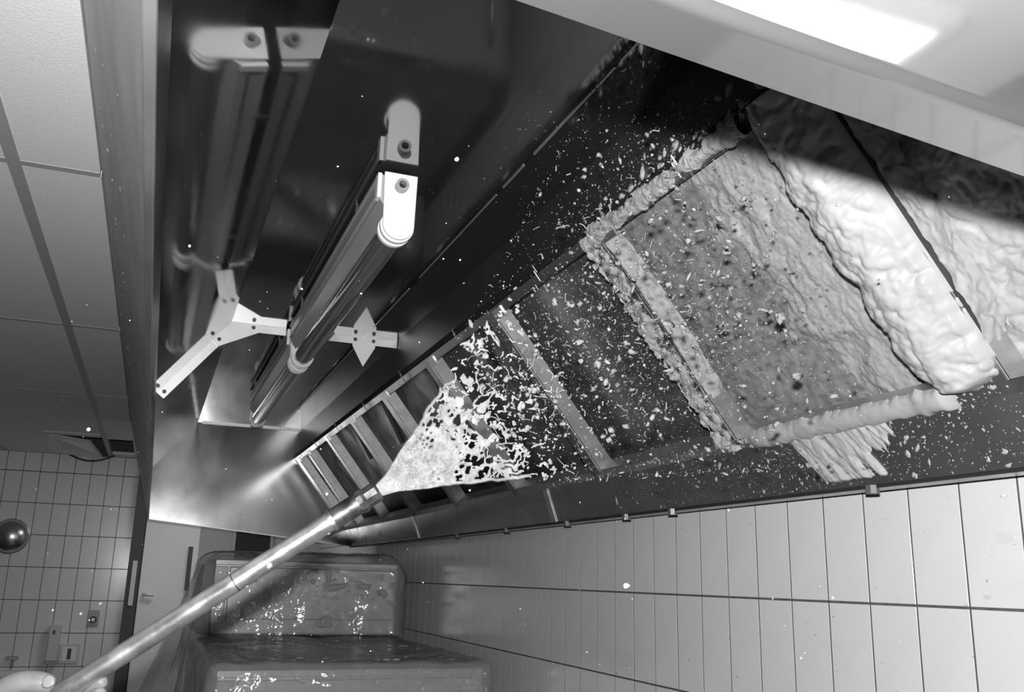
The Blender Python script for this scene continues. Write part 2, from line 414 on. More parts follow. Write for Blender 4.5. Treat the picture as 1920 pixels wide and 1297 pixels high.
# raised seam strips along the top panel
for (a, b_, wv) in ((.93, 1.08, .0022), (1.10, 1.42, .0022), (1.47, 1.58, .0022), (1.62, 2.2, .0012), (2.3, 4.9, .0012)):
    hpart('seam_strip', MB().box((SEAM[0] - .001, a, ZC - wv), (SEAM[0] + .0025, b_, ZC)), 'rib')
# far end panel: bottom edge runs from the lip down to the drip edge
hpart('end_panel', MB().prism([LIP, KNEE, CREASE, BACK, FT, FB, (DRIP[0], .1507)], Y1, Y1 + .004), 'end')
hpart('end_flange', MB().hull([(LIP[0], Y1 - .02, LIP[1]), (DRIP[0], Y1 - .02, DRIP[1]), (DRIP[0], Y1, DRIP[1]), (LIP[0], Y1, LIP[1])], (0, 0, 1), .003), 'rib')
# near end panel: outer sheet with a bent bottom flange (rounded bend)
zf = lambda x: 0.2465 - .0945 * (x + .0255) / 1.0175
YF0, YF1 = 0.2785, 0.3125
prof = []                                   # (y, dz) from the inner flange edge round the bend and up the sheet
prof.append((YF1, .014)); prof.append((YF1, 0.0))
R_ = .006
for k in range(7):
    a = math.pi / 2 * k / 6
    prof.append((YF0 + R_ - R_ * math.sin(a), R_ - R_ * math.cos(a)))
prof.insert(2, (YF1 - .0015, 0.0)); prof.insert(3, (YF0 + R_ + .001, 0.0)); prof.append((YF0, R_ + .0015))
v = []; xs = (-.05, 1.09)
for y, dz in prof: v += [(x, y, zf(x) + dz) for x in xs]
v += [(x, YF0, .80) for x in xs]
npf = len(prof) + 1
f = [(2 * i, 2 * i + 1, 2 * i + 3, 2 * i + 2) for i in range(npf - 1)]
hpart('near_end_panel', MB().add(v, f), 'near', smooth='auto')
md = hood.children[-1].modifiers.new('thick', 'SOLIDIFY'); md.thickness = .0015; md.offset = 0
hpart('near_end_inner', MB().prism([(LIP[0], LIP[1] + .02), KNEE, CREASE, BACK, FT, FB, (DRIP[0], .18)], YF1 + .002, YF1 + .006), 'steel')
# filter wall: dividers between the open slots, each a face strip with a reveal
SLOTS = [(.335, .800), (.885, 1.370), (1.420, 1.913), (1.963, 2.449), (2.499, 3.000), (3.050, 3.545), (3.595, 4.080), (4.130, 4.620), (4.670, 4.930)]
RV = .040
faces_ = [(Y0, .335)] + [(SLOTS[i][1], SLOTS[i + 1][0]) for i in range(len(SLOTS) - 1)] + [(4.930, Y1)]
def fquad(s0, s1, y0, y1, h=0.0): return [FP3(s0, y0, h), FP3(s1, y0, h), FP3(s1, y1, h), FP3(s0, y1, h)]
N3 = np.array([fn[0], 0, fn[1]])
TOPB, BOTB = .022, FL - .020               # the slot runs from s=TOPB to s=BOTB
for (a, b_) in faces_:
    hpart('slot_divider', MB().hull(fquad(0, FL, a, b_), N3, .002), 'dull')
for (a, b_) in SLOTS:
    far_rev = MB().hull([FP3(TOPB, b_), FP3(BOTB, b_), FP3(BOTB, b_, -RV), FP3(TOPB, b_, -RV)], (0, 1, 0), .0015)
    hpart('slot_reveal', far_rev, 'brushed')
    hpart('slot_reveal', MB().hull([FP3(TOPB, a), FP3(BOTB, a), FP3(BOTB, a, -RV), FP3(TOPB, a, -RV)], (0, -1, 0), .0015), 'brushed')
    hpart('slot_edge', MB().hull([FP3(TOPB, b_ - .0005, .0025), FP3(BOTB, b_ - .0005, .0025), FP3(BOTB, b_ + .0022, .0025), FP3(TOPB, b_ + .0022, .0025)], N3, .0025), 'rib')
    hpart('slot_top_rail', MB().hull(fquad(0, TOPB, a, b_), N3, .002).hull([FP3(TOPB, a), FP3(TOPB, b_), FP3(TOPB, b_, -RV * .5), FP3(TOPB, a, -RV * .5)], (-fd[0], 0, -fd[1]), .0015), 'dull')
    hpart('slot_bottom_rail', MB().hull(fquad(BOTB, FL, a, b_), N3, .002).hull([FP3(BOTB, a), FP3(BOTB, b_), FP3(BOTB - .004, b_, -RV), FP3(BOTB - .004, a, -RV)], (fd[0], 0, fd[1]), .0015), 'brushed')
    # bright bent bracket in the upper far corner, latch pin half way along the top rail
    hpart('corner_bracket', MB().hull([FP3(TOPB - .016, b_ - .052, .003), FP3(TOPB + .006, b_ - .052, .003), FP3(TOPB + .006, b_, .003), FP3(TOPB - .016, b_, .003)], N3, .004)
          .hull([FP3(TOPB + .006, b_ - .052, .003), FP3(TOPB + .006, b_ - .006, .003), FP3(TOPB + .006, b_ - .006, -.018), FP3(TOPB + .006, b_ - .052, -.018)], (fd[0], 0, fd[1]), .002), 'rib')
    ym = a + (b_ - a) * .42
    hpart('latch_pin', MB().tube([FP3(-.008, ym, .001), FP3(-.008, ym, .007), FP3(.016, ym, .007), FP3(.022, ym, .001)], .0014, 6)
          .tube([FP3(-.018, ym - .010, .001), FP3(-.018, ym - .010, .008), FP3(-.002, ym - .010, .008)], .0018, 6), 'dull')
# plenum behind the slots
PD = .085
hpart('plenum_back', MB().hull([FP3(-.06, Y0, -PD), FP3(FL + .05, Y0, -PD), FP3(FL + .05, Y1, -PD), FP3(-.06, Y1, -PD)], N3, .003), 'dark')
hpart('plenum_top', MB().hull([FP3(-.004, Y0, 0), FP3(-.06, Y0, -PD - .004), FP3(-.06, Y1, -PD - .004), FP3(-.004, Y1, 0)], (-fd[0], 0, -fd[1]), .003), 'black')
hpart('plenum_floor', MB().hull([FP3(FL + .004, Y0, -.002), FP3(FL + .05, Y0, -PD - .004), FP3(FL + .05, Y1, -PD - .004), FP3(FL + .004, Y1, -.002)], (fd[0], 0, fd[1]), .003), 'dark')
for yb in (2.20, 2.66, 3.30, 3.84):          # plenum stays glimpsed through the slots
    hpart('plenum_stay', MB().hull([FP3(-.03, yb, -PD + .001), FP3(.20, yb + .12, -PD + .001), FP3(.20, yb + .16, -PD + .001), FP3(-.03, yb + .05, -PD + .001)], (-N3[0], 0, -N3[2]), .012), 'dark')
# grease gutter below the slots with nubs along its drip edge
hpart('gutter', MB().strip(FB, DRIP, .004, Y0, Y1, 1).strip((DRIP[0] - .002, DRIP[1] - .004), (DRIP[0] + .05, DRIP[1] - .004), .004, Y0, Y1, 1), 'dull')
hpart('gutter_shadow_line', MB().box((DRIP[0] - .003, Y0, DRIP[1] - .006), (DRIP[0] + .004, Y1, DRIP[1] - .001)), 'black')  # black strip painting in the shadow line below the drip edge
for yy in (1.088, 1.66, 1.86, 2.18, 2.62, 3.1):
    nb = MB().tube([(DRIP[0] - .001, yy, DRIP[1] - .002), (DRIP[0] - .001, yy, DRIP[1] - .014)], .0105, 8)
    hpart('drain_nub', nb, 'nub')
for (ya, yb) in ((.9, 2.25), (2.25, 3.6)):   # joints in the gutter
    hpart('gutter_joint', MB().hull([(FB[0] - .001, yb, FB[1]), (DRIP[0] - .001, yb, DRIP[1]), (DRIP[0] - .001, yb + .03, DRIP[1]), (FB[0] - .001, yb + .03, FB[1])], (-1, 0, -.3), .0015), 'brushed')
# ribs where hood sections join: bright flanges with gussets and bolts
RH = .026
sd = np.array([KNEE[0] - CREASE[0], KNEE[1] - CREASE[1]]); SL = np.linalg.norm(sd); sd /= SL
sn = np.array([-sd[1], sd[0]]); 
if sn[0] < 0: sn = -sn                       # into the hood's inside
def rib(yy, gap=True, s=1.0):
    h = RH * s; t = .003
    spans = [(CREASE[0] + .02, .322), (.410, BACK[0] - .004)] if gap else [(CREASE[0] + .02, BACK[0] - .004)]
    for (xa, xb_) in spans:
        hpart('top_flange', MB().box((xa, yy - t, ZC - h), (xb_, yy, ZC - .0002)), 'rib')
    if not gap: return
    q = [np.array(CREASE) + sd * .02, np.array(CREASE) + sd * (SL - .004)]
    poly = [q[0], q[1], q[1] + sn * h, q[0] + sn * h]
    hpart('slope_flange', MB().prism([tuple(p) for p in poly], yy - t, yy), 'rib')
    # corner gusset
    c = np.array(CREASE); ga = c + np.array([.085, 0]) * s; gb = c + sd * .085 * s
    poly = [tuple(c), tuple(ga), tuple(ga + np.array([0, -h])), tuple(gb + sn * h), tuple(gb)]
    hpart('corner_gusset', MB().prism(poly, yy - t * 1.8, yy - t * .9), 'rib')
    # pointed gusset on the seam
    x = SEAM[0]; wv = .037 * s
    hpart('seam_gusset', MB().prism([(x - wv, ZC), (x + wv, ZC), (x + wv * 1.0, ZC - .034 * s), (x + .001, ZC - .100 * s), (x - wv * 1.0, ZC - .034 * s)], yy - t * 1.8, yy - t * .9), 'rib')
    bl = [(c + np.array([.066 * s, -h * .5])), (c + sd * .068 * s + sn * h * .5), (c + sd * (SL - .02) + sn * h * .5), np.array([x - .030 * s, ZC - h * .5]), np.array([x + .030 * s, ZC - h * .5])]
    for p in bl:
        hpart('bolt', MB().tube([(p[0], yy - t, p[1]), (p[0], yy - t * 1.8 - .005, p[1])], .0062, 8), 'bolt')
rib(RIBY); rib(Y1 - .004, gap=False, s=.3)

# ================================================================== LAMPS
def lamp(name, ya, yb, label, front_clip):
    L = thing(name, label, 'lamp', (.366, ya, .607), group='tube lamps under the hood top')
    XL, XR, ZT, ZBm = .3335, .3975, .741, .607
    r_ = (XR - XL) / 2; cx = (XL + XR) / 2; cz = ZBm + r_
    def plate(y0, y1):
        poly = [(XL, ZT), (XR, ZT), (XR - .002, cz)] + [(cx + (r_ - .002) * math.cos(-a), cz + (r_ - .002) * math.sin(-a)) for a in np.linspace(.15, math.pi - .15, 14)] + [(XL + .002, cz)]
        return MB().prism(poly, y0, y1)
    build('housing', MB().prism([(XL - .008, ZT - .002), (XR + .004, ZT - .002), (XR - .004, .690), (XR - .012, .664), (XL + .012, .664), (XL - .004, .690)], ya + .012, yb - .012), 'lampbody', L, bevel=.002)
    build('housing_rib', MB().box((XL - .010, ya + .012, .700), (XL - .004, yb - .012, .704)).box((XL - .0105, ya + .012, .733), (XL - .004, yb - .012, .740)), 'lampbody', L)
    for (y0, y1) in ((ya, ya + .006), (yb - .006, yb)):
        p = build('end_plate', plate(y0, y1), 'white', L, bevel=.0015)
        if y0 == ya:
            build('cable_gland', MB().ringtube((cx, ya + .001, .713), (cx, ya - .016, .713), .0125, .0075, 20), 'greyplastic', p, smooth='auto')
            build('gland_hole', MB().tube([(cx, ya + .0005, .713), (cx, ya - .002, .713)], .0075, 12), 'black', p)
    build('end_bracket', MB().box((XL - .011, ya + .008, .690), (XL - .003, ya + .030, .740)), 'white', L, bevel=.001)
    cyl = (cx, cz)
    build('lamp_tube', MB().tube([(cx, ya + .006, cz), (cx, yb - .006, cz)], .0265, 24), 'tube', L, smooth='auto')
    for dy in (.012, .034):
        build('collar', MB().ringtube((cx, ya + dy, cz), (cx, ya + dy + .009, cz), .0325, .025, 28), 'ring', L, smooth='auto')
    for dy in (.018, .040):
        build('collar', MB().ringtube((cx, yb - dy, cz), (cx, yb - dy + .008, cz), .0325, .025, 28), 'ring', L, smooth='auto')
    for f_ in (.18, .8):
        y = ya + (yb - ya) * f_
        build('mounting_clip', MB().box((XL - .012, y, ZT - .004), (XL + .012, y + .014, ZC - .0005)), 'bolt', L)
    return L
lamp('tube_lamp', 1.578, 2.790, 'nearer tube lamp with bright white end plate and cable gland', False)
lamp('tube_lamp', 2.815, 4.050, 'farther tube lamp in line behind the nearer one', True)

# ================================================================== WRAPPED OVENS BELOW THE HOOD
def oven(label, x0, x1, y0, y1, z0, z1):
    t = thing('oven', label, 'oven', ((x0 + x1) / 2, (y0 + y1) / 2, z0), group='ovens wrapped in plastic below the hood')
    build('body', MB().box((x0, y0, z0), (x1, y1, z1)), 'oven', t, bevel=.008)
    zt = z1 - .022
    build('control_band', MB().box((x0 + .004, y0 - .006, zt), (x1 - .004, y0 - .0005, z1 - .002)), 'oven', t, bevel=.002)
    dz = max(z0 + .06, z1 - .75)
    dr = build('oven_door', MB().box((x0 + .06, y0 - .014, dz), (x1 - .015, y0 - .0005, zt - .006)), 'oven', t, bevel=.004)
    if z0 < -1: build('door_handle', MB().tube([(x1 - .06, y0 - .014, zt - .06), (x1 - .06, y0 - .045, zt - .06), (x1 - .06, y0 - .045, dz + .08), (x1 - .06, y0 - .014, dz + .08)], .008, 8), 'dull', dr, smooth=True)
    build('side_strip', MB().box((x0 + .004, y0 - .010, dz), (x0 + .054, y0 - .0005, zt - .006)), 'dull', t, bevel=.002)
    return t
oven('lower steel oven wrapped in clear plastic against the tiled wall', .205, .995, 2.80, 4.62, -EYE, -.262)
oven('upper steel oven on top of the lower one, wrapped in crumpled plastic', .245, 1.00, 3.95, 4.58, -.240, .052)
def wrap(name, label, x0, x1, y0, y1, z0, z1, rnd, amp, seed):
    nx, ny, nz_ = max(8, int((x1 - x0) / .02)), max(8, int((y1 - y0) / .025)), max(6, int((z1 - z0) / .025))
    mb = MB()
    def face(P):
        nu, nv = P.shape[:2]; idx = np.arange(nu * nv).reshape(nu, nv)
        f = np.stack([idx[:-1, :-1], idx[1:, :-1], idx[1:, 1:], idx[:-1, 1:]], -1).reshape(-1, 4)
        mb.add(P.reshape(-1, 3), f.tolist())
    u_ = lambda k: np.linspace(0, 1, k + 1)
    def gr(a, b_): return np.meshgrid(a, b_, indexing='ij')
    A, B = gr(u_(nx), u_(nz_))
    face(np.stack([x0 + (x1 - x0) * A, np.full_like(A, y0), z0 + (z1 - z0) * B], -1))
    A, B = gr(u_(ny), u_(nz_))
    face(np.stack([np.full_like(A, x0), y0 + (y1 - y0) * A, z0 + (z1 - z0) * B], -1))
    face(np.stack([np.full_like(A, x1), y0 + (y1 - y0) * A, z0 + (z1 - z0) * B], -1))
    A, B = gr(u_(nx), u_(ny))
    face(np.stack([x0 + (x1 - x0) * A, y0 + (y1 - y0) * B, np.full_like(A, z1)], -1))
    V = np.array(mb.v)
    # round the shoulders, then crumple
    c = np.clip(V, [x0 + rnd, y0 + rnd, -9], [x1 - rnd, y1, z1 - rnd])
    dv = V - c; ln = np.linalg.norm(dv, axis=1); k = ln > 1e-6
    big = np.maximum.reduce(np.abs(dv), axis=1)
    V[k] = c[k] + dv[k] / ln[k, None] * big[k, None]
    nrm = np.where(k[:, None], dv / (ln[:, None] + 1e-9), np.array([0, -1, 0]))
    U = V[:, 0] + .6 * V[:, 1]; W_ = V[:, 2] + .35 * V[:, 1]
    h = (1 - np.abs(2 * fbm(U * 7, W_ * 4, seed, 4) - 1)) ** 2 * amp + amp * .6 * fbm(U * 22, W_ * 9, seed + 4, 3)
    V = V + nrm * h[:, None]
    mb.v = [tuple(q) for q in V]
    o = build(name, mb, 'wrap', smooth=True)
    b2 = bmesh.new(); b2.from_mesh(o.data); bmesh.ops.remove_doubles(b2, verts=b2.verts, dist=.0008); bmesh.ops.recalc_face_normals(b2, faces=b2.faces); b2.to_mesh(o.data); b2.free()
    return tag(o, label, 'plastic sheet', 'clear plastic covers')
wrap('plastic_cover', 'clear crinkled plastic cover over the lower oven', .185, 1.015, 2.775, 4.64, -1.2, -.250, .02, .010, 3)
wrap('plastic_cover', 'crumpled clear plastic cover bulging over the upper oven', .215, 1.03, 3.925, 4.60, -.236, .072, .075, .020, 8)
# loose sheet hanging off the ovens' left side
nu, nv = 50, 44; A, B = np.meshgrid(np.linspace(0, 1, nu), np.linspace(0, 1, nv), indexing='ij')
top = np.stack([.212 + 0 * A, 4.35 - .45 * A, .035 - .01 * A], -1); bot = np.stack([-.10 + .22 * A, 4.0 - 1.15 * A, -.95 + 0 * A], -1)
Vv = top * (1 - B[..., None]) + bot * B[..., None]
fold = (1 - np.abs(2 * fbm(A * 4.5 + B * 1.2, B * 1.3, 31, 2) - 1)) * .06 * (.25 + B)
Vv = Vv + fold[..., None] * np.array([-.8, -.6, .1])
v, f = grid_mesh(Vv, np.ones((nu - 1, nv - 1), bool))
o = build_np('plastic_sheet', v, f, 'wrap'); tag(o, 'loose clear plastic sheet hanging down left of the ovens', 'plastic sheet')
# ================================================================== FITTINGS ON THE FAR WALL
wz = BWY
t = thing('steel_bowl', 'round polished steel bowl hung on the far tiled wall', 'bowl', (-.836, wz - .07, .085))
mb = MB(); prof = [(math.sin(a) * .104, -.066 * math.cos(a)) for a in np.linspace(0.02, math.pi / 2, 10)] + [(.109, .002), (.104, .004), (.095, -.012), (.05, -.055), (.004, -.062)]
sg = 32; vv = []; ff = []
for (r_, d_) in prof: vv += [(-.836 + r_ * math.cos(2 * math.pi * j / sg), wz - .006 + d_ , .189 + r_ * math.sin(2 * math.pi * j / sg)) for j in range(sg)]
for i in range(len(prof) - 1):
    for j in range(sg): ff.append((i * sg + j, i * sg + (j + 1) % sg, (i + 1) * sg + (j + 1) % sg, (i + 1) * sg + j))
ff.append(tuple(range(sg)))
build('bowl_shell', mb.add(vv, ff), 'bowl', t, smooth='auto')
build('hanging_hook', MB().tube([(-.836, wz, .189), (-.836, wz - .074, .189)], .006, 8), 'dull', t)
t = thing('light_switch', 'small round switch on a square plate on the far wall', 'switch', (-.293, wz, -.35))
build('switch_plate', MB().box((-.326, wz - .010, -.355), (-.260, wz, -.255)), 'greyplastic', t, bevel=.003)
build('switch_knob', MB().tube([(-.293, wz - .010, -.312), (-.293, wz - .026, -.312)], .023, 16), 'darkplastic', t)
build('switch_cap', MB().tube([(-.293, wz - .026, -.312), (-.293, wz - .030, -.312)], .011, 12), 'white', t)
t = thing('wall_socket', 'square wall socket with a dark slot on the far wall', 'socket', (-.405, wz, -.575))
build('socket_frame', MB().box((-.462, wz - .010, -.578), (-.350, wz, -.462)), 'plastic', t, bevel=.004)
build('socket_insert', MB().box((-.446, wz - .013, -.562), (-.366, wz - .010, -.478)), 'white', t, bevel=.002)
build('socket_slot', MB().box((-.417, wz - .015, -.552), (-.395, wz - .013, -.488)), 'darkplastic', t)
t = thing('towel_dispenser', 'narrow upright pale dispenser on the far tiled wall', 'dispenser', (-.50, wz, -.57))
build('dispenser_body', MB().box((-.535, wz - .06, -.560), (-.468, wz, -.345)), 'plastic', t, bevel=.006)
build('dispenser_lip', MB().box((-.545, wz - .068, -.575), (-.460, wz, -.560)), 'greyplastic', t, bevel=.003)
build('dispenser_window', MB().box((-.512, wz - .0615, -.40), (-.498, wz - .06, -.375)), 'darkplastic', t)
t = thing('wall_bracket', 'small dark bracket on the far wall below the bowl', 'bracket', (-.718, wz, -.55))
build('bracket_bar', MB().box((-.755, wz - .03, -.552), (-.690, wz, -.532)), 'dull', t, bevel=.002)
build('bracket_stem', MB().tube([(-.715, wz - .01, -.552), (-.715, wz - .01, -.60)], .007, 8), 'dull', t)
t = thing('soap_dispenser', 'white box with rounded top on the far wall behind the hand', 'dispenser', (-.76, wz, -.95))
build('box_body', MB().box((-.90, wz - .11, -.95), (-.60, wz, -.612)), 'white', t, bevel=.012)
build('box_lid', MB().box((-.905, wz - .115, -.66), (-.595, wz, -.64)), 'plastic', t, bevel=.004)

# ================================================================== SPRAY LANCE, HAND
def P(px, py, dep):
    return CF * dep + CR * (px - 960) / 1716.75 * dep + CU * (648.5 - py) / 1716.75 * dep
TIP = P(712, 918, 1.06); HND = P(130, 1290, .985)
ld = TIP - HND; LL = np.linalg.norm(ld); ld /= LL
END = HND - ld * .42
la = thing('spray_lance', 'long worn steel foam lance held up towards the hood', 'lance', tuple(END))
build('pipe', MB().tube([END, HND, HND + ld * (LL - .062)], .0112, 24), 'lance', la, smooth='auto')
build('pipe_sleeve', MB().tube([HND + ld * (LL - .062), HND + ld * (LL - .028)], [.0122, .0128], 24), 'nozzle', la, smooth='auto')
build('pipe_band', MB().ringtube(HND + ld * (LL - .066), HND + ld * (LL - .061), .0128, .009, 24), 'brushed', la, smooth='auto')
nzp = build('nozzle', MB().tube([HND + ld * (LL - .028), HND + ld * (LL - .022), HND + ld * (LL - .018), HND + ld * (LL - .004), HND + ld * (LL - .001)], [.0135, .0145, .0120, .0125, .0095], 10), 'nozzle', la)
build('nozzle_mouth', MB().tube([HND + ld * (LL - .002), HND + ld * (LL + .0005)], .006, 12), 'black', nzp)
build('coupling', MB().tube([HND + ld * .20, HND + ld * .2015], .0114, 24), 'nozzle', la)
build('hose', MB().tube([END, END - ld * .1 + np.array([0, 0, -.04]), END - ld * .15 + np.array([-.02, 0, -.3]), END + np.array([-.1, .05, -.9]), END + np.array([-.2, .2, -1.40])], .013, 12), 'darkplastic', la, smooth=True)
def blob(mb, c, r_, n_=None, flat=1.0, seed=0, sub=2):
    b2 = bmesh.new(); bmesh.ops.create_icosphere(b2, subdivisions=sub, radius=1)
    vv = np.array([q.co[:] for q in b2.verts]); fc = [[q.index for q in q_.verts] for q_ in b2.faces]; b2.free()
    k = 1 + .35 * (fbm(vv[:, 0] * 1.7 + seed, vv[:, 1] * 1.7 + vv[:, 2] * 1.3, seed, 2) - .5)
    vv = vv * k[:, None] * r_
    if n_ is not None:
        n_ = np.array(n_, float); n_ /= np.linalg.norm(n_); vv = vv - np.outer(vv @ n_, n_) * (1 - flat)
    mb.add(vv + np.array(c), fc)
side = np.cross(CF, ld); side /= np.linalg.norm(side)
for (px, py, r_) in ((507, 1055, .0062), (473, 1078, .0035)):
    q = P(px, py, 1.03); t_ = (q - HND) @ ld; q = HND + ld * t_ - CF * .0085 - CU * .002
    bb = MB(); blob(bb, q, r_, CF, .45, px, 2); build('foam_blob', bb, 'foam', la, smooth=True)
for (a, b_) in ((.165, .215), (.31, .37)):
    bb = MB()
    for k in range(7):
        t_ = a + (b_ - a) * k / 6; blob(bb, HND + ld * t_ - CU * .0108 - CF * .003, .0022 + .001 * math.sin(k * 1.3), None, 1, k, 1)
    build('foam_streak', bb, 'foam', la, smooth=True)

def skin_body(name, verts, edges, m, label, cat, parent=None):
    me = bpy.data.meshes.new(name)
    me.from_pydata([(p[0], p[1], p[2] + EYE) for p, r_ in verts], edges, [])
    o = link(name, me, m, parent)
    md = o.modifiers.new('skin', 'SKIN'); md.use_smooth_shade = True; md.branch_smoothing = .6
    sv = me.skin_vertices[0].data
    for i, (p, r_) in enumerate(verts):
        rr = r_ if isinstance(r_, tuple) else (r_, r_)
        sv[i].radius = rr; sv[i].use_root = (i == 0)
    sb = o.modifiers.new('sub', 'SUBSURF'); sb.levels = 2; sb.render_levels = 2
    return tag(o, label, cat)
hv = []; he = []
def chain(start, pts):
    prev = start
    for p, r_ in pts:
        hv.append((p, r_)); i = len(hv) - 1
        if prev is not None: he.append((prev, i))
        prev = i
    return prev
D0 = .985
wrist = chain(None, [(P(-58, 1560, D0 + .030), (.024, .029))])
chain(wrist, [(P(-140, 1740, D0 + .005), .034), (P(-260, 1980, D0 - .06), .041)])
palm = chain(wrist, [(P(-22, 1452, D0 + .036), (.025, .034)), (P(18, 1392, D0 + .037), (.021, .032))])
chain(palm - 1, [(P(-40, 1380, D0 + .008), .0200), (P(-22, 1318, D0 - .014), .0172), (P(30, 1279, D0 - .0225), .0132), (P(66, 1277, D0 - .0235), .0126), (P(92, 1282, D0 - .022), .0108), (P(103, 1285, D0 - .021), .0080)])
chain(palm, [(P(78, 1362, D0 + .030), .0105), (P(126, 1318, D0 + .026), .0096), (P(160, 1288, D0 + .012), .0092), (P(186, 1279, D0 + .006), .0085), (P(200, 1277, D0 + .004), .0066)])
chain(palm, [(P(84, 1392, D0 + .028), .0108), (P(138, 1356, D0 + .026), .0098), (P(172, 1312, D0 + .006), .009), (P(194, 1297, D0 - .004), .0078)])
chain(palm, [(P(70, 1424, D0 + .026), .0105), (P(122, 1396, D0 + .024), .0095), (P(160, 1364, D0 + .002), .0088), (P(172, 1346, D0 - .010), .0072)])
chain(palm, [(P(50, 1452, D0 + .022), .0095), (P(98, 1434, D0 + .020), .0084), (P(132, 1406, D0 + .0), .0078), (P(140, 1390, D0 - .010), .0064)])
pe = skin_body('person', hv, he, 'skin', 'bare hand and forearm gripping the lance, thumb on top', 'person')
tn = P(101, 1282, D0 - .0315)
bb = MB(); blob(bb, P(90, 1277, D0 - .0318), .0066, CF * .8 - CU * .5, .16, 4, 2)
build('thumb_nail', bb, 'nail', pe, smooth=True)
e0 = P(-165, 1790, D0 - .008); e1_ = P(-262, 1985, D0 - .062)
build('sleeve', MB().tube([e0, e0 * .6 + e1_ * .4, e1_, e1_ + (e1_ - e0) * .8], [.046, .050, .056, .062], 16), 'sleeve', pe, smooth=True)

# ================================================================== FOAM
def heightfield(name, Pf, nrm, us, vs, hfun, label=None, cat='foam', m='foam', parent=None, group=None, base=-.0015):
    A, B = np.meshgrid(us, vs, indexing='ij'); h = hfun(A, B); V = Pf(A, B)
    ins = h > 0; keep = ins[:-1, :-1] | ins[1:, :-1] | ins[1:, 1:] | ins[:-1, 1:]
    hh = np.where(ins, h, base)
    v, f = grid_mesh(V + hh[..., None] * nrm, keep)
    o = build_np(name, v, f, m, parent)
    return tag(o, label, cat if label else None, group, 'stuff')
def PF(h):                                   # on planes parallel to the filter plane
    def fn_(s, y): return np.stack([FT[0] + fd[0] * s - fn[0] * h, y, FT[1] + fd[1] * s - fn[1] * h], -1)
    return fn_
NIN = np.array([-fn[0], 0, -fn[1]])
sm = lambda x, a, b_: np.clip((x - a) / (b_ - a), 0, 1) ** 2 * (3 - 2 * np.clip((x - a) / (b_ - a), 0, 1))
R1 = .0026
# thick foam in the near slots
def h_near(s, y): return .006 + .030 * lumps(s * 30, y * 30, 2) + .003 * fbm(s * 220, y * 220, 6, 2)
heightfield('foam_layer', PF(-PD), NIN, np.arange(-.055, FL + .045, R1), np.arange(.318, .86, R1), h_near, 'thick billowy white foam filling the nearest open slot', group='foam on the hood')
def h_mid(s, y):
    # dense towards the near end, thinning to patches towards the far end and along the bottom
    e = (1.175 - y) / .09 + .9 * (fbm(s * 16, y * 16, 40, 4) - .5) * 2 - .45 * sm(s, .30, .44) * sm(y, .98, 1.12) * 1.6
    c = np.clip(e, -1, 1)
    return c * .010 + .012 * (lumps(s * 30 + 3, y * 46, 14) - .45) * (c > -.35) - .004 * (1 - c) + .0025 * fbm(s * 240, y * 240, 16, 2)
heightfield('foam_layer', PF(-PD), NIN, np.arange(-.05, FL + .045, R1), np.arange(.86, 1.46, R1), h_mid, 'rippled white foam on the back of the slot beside the thick foam-covered divider', group='foam on the hood')
def h_film(s, y): return .0012 + .003 * fbm(s * 60, y * 60, 51, 4) - .002 * sm(y, 1.30, 1.46)
heightfield('foam_film', PF(-PD), NIN, np.arange(-.055, FL + .045, .004), np.arange(.86, 1.50, .004), h_film, 'thin grey foam film streaking the back of the second slot', m='film', group='foam on the hood')
# divider between the two near slots
def h_div(s, y):
    w_ = .058 + .014 * (fbm(s * 26, 3 + 0 * y, 61, 3) - .5) * 2 - .02 * sm(s, .40, .46) - .012 * (1 - sm(s, -.02, .06))
    q = 1 - ((y - (.852 + .008 * (fbm(s * 9, 0 * y, 63, 2) - .5) * 2)) / w_) ** 2
    hz = .028 * np.sqrt(np.clip(q, 0, 1)) * (.12 + .88 * sm(y, .797, .856)) + .024 * (lumps(s * 32, y * 34, 66) - .42) * np.clip((y - .798) / .012, 0, 1)
    hz = hz + .004 * (fbm(s * 90, y * 90, 68, 3) - .5) * np.clip((y - .798) / .012, 0, 1) + np.where(y < .7992, -.002, 0)
    return np.where(q > 0, hz, -1) - .05 * sm(s, .43, .465)
heightfield('foam_ridge', PF(0), NIN, np.arange(-.005, FL, .0022), np.arange(.7975, .93, .0022), h_div, 'thick lumpy ridge of white foam along the wide near divider', group='foam on the hood')
# top rail of the second slot
def h_top(s, y):
    q = 1 - ((s - .006 - .006 * (fbm(y * 40, 0 * s, 70, 2) - .5)) / (.012 + .010 * (fbm(y * 60, 0 * s, 71, 3) - .5) * 2)) ** 2
    return np.where(q > 0, .008 * np.sqrt(np.clip(q, 0, 1)) + .012 * (lumps(s * 60, y * 60, 72) - .62) + .006 * (fbm(y * 30, s * 30, 74, 3) - .5), -1)
heightfield('foam_ridge', PF(.002), NIN, np.arange(-.03, .04, .0018), np.arange(.93, 1.385, .0018), h_top, 'broken white foam strip along the upper rail of the second slot', group='foam on the hood')
# bottom rail of the second slot
def h_bot(s, y):
    q = 1 - ((s - (FL - .014)) / (.017 + .004 * (fbm(y * 50, 0 * s, 80, 2) - .5) * 2)) ** 2
    seg = (.85 + .4 * (fbm(y * 24, 0 * y, 83, 2) - .5)) * sm(y, .884, .905)
    return np.where(q > 0,   .012 * np.sqrt(np.clip(q, 0, 1)) * seg + .003 * (lumps(s * 40, y * 40, 82) - .6), -1) - .02 * sm(y, 1.30, 1.40) * (1 + fbm(y * 90, s * 90, 85, 2))
heightfield('foam_ridge', PF(.002), NIN, np.arange(FL - .036, FL + .006, .0018), np.arange(.885, 1.38, .0018), h_bot, 'rounded white foam strip along the lower rail of the second slot', group='foam on the hood')
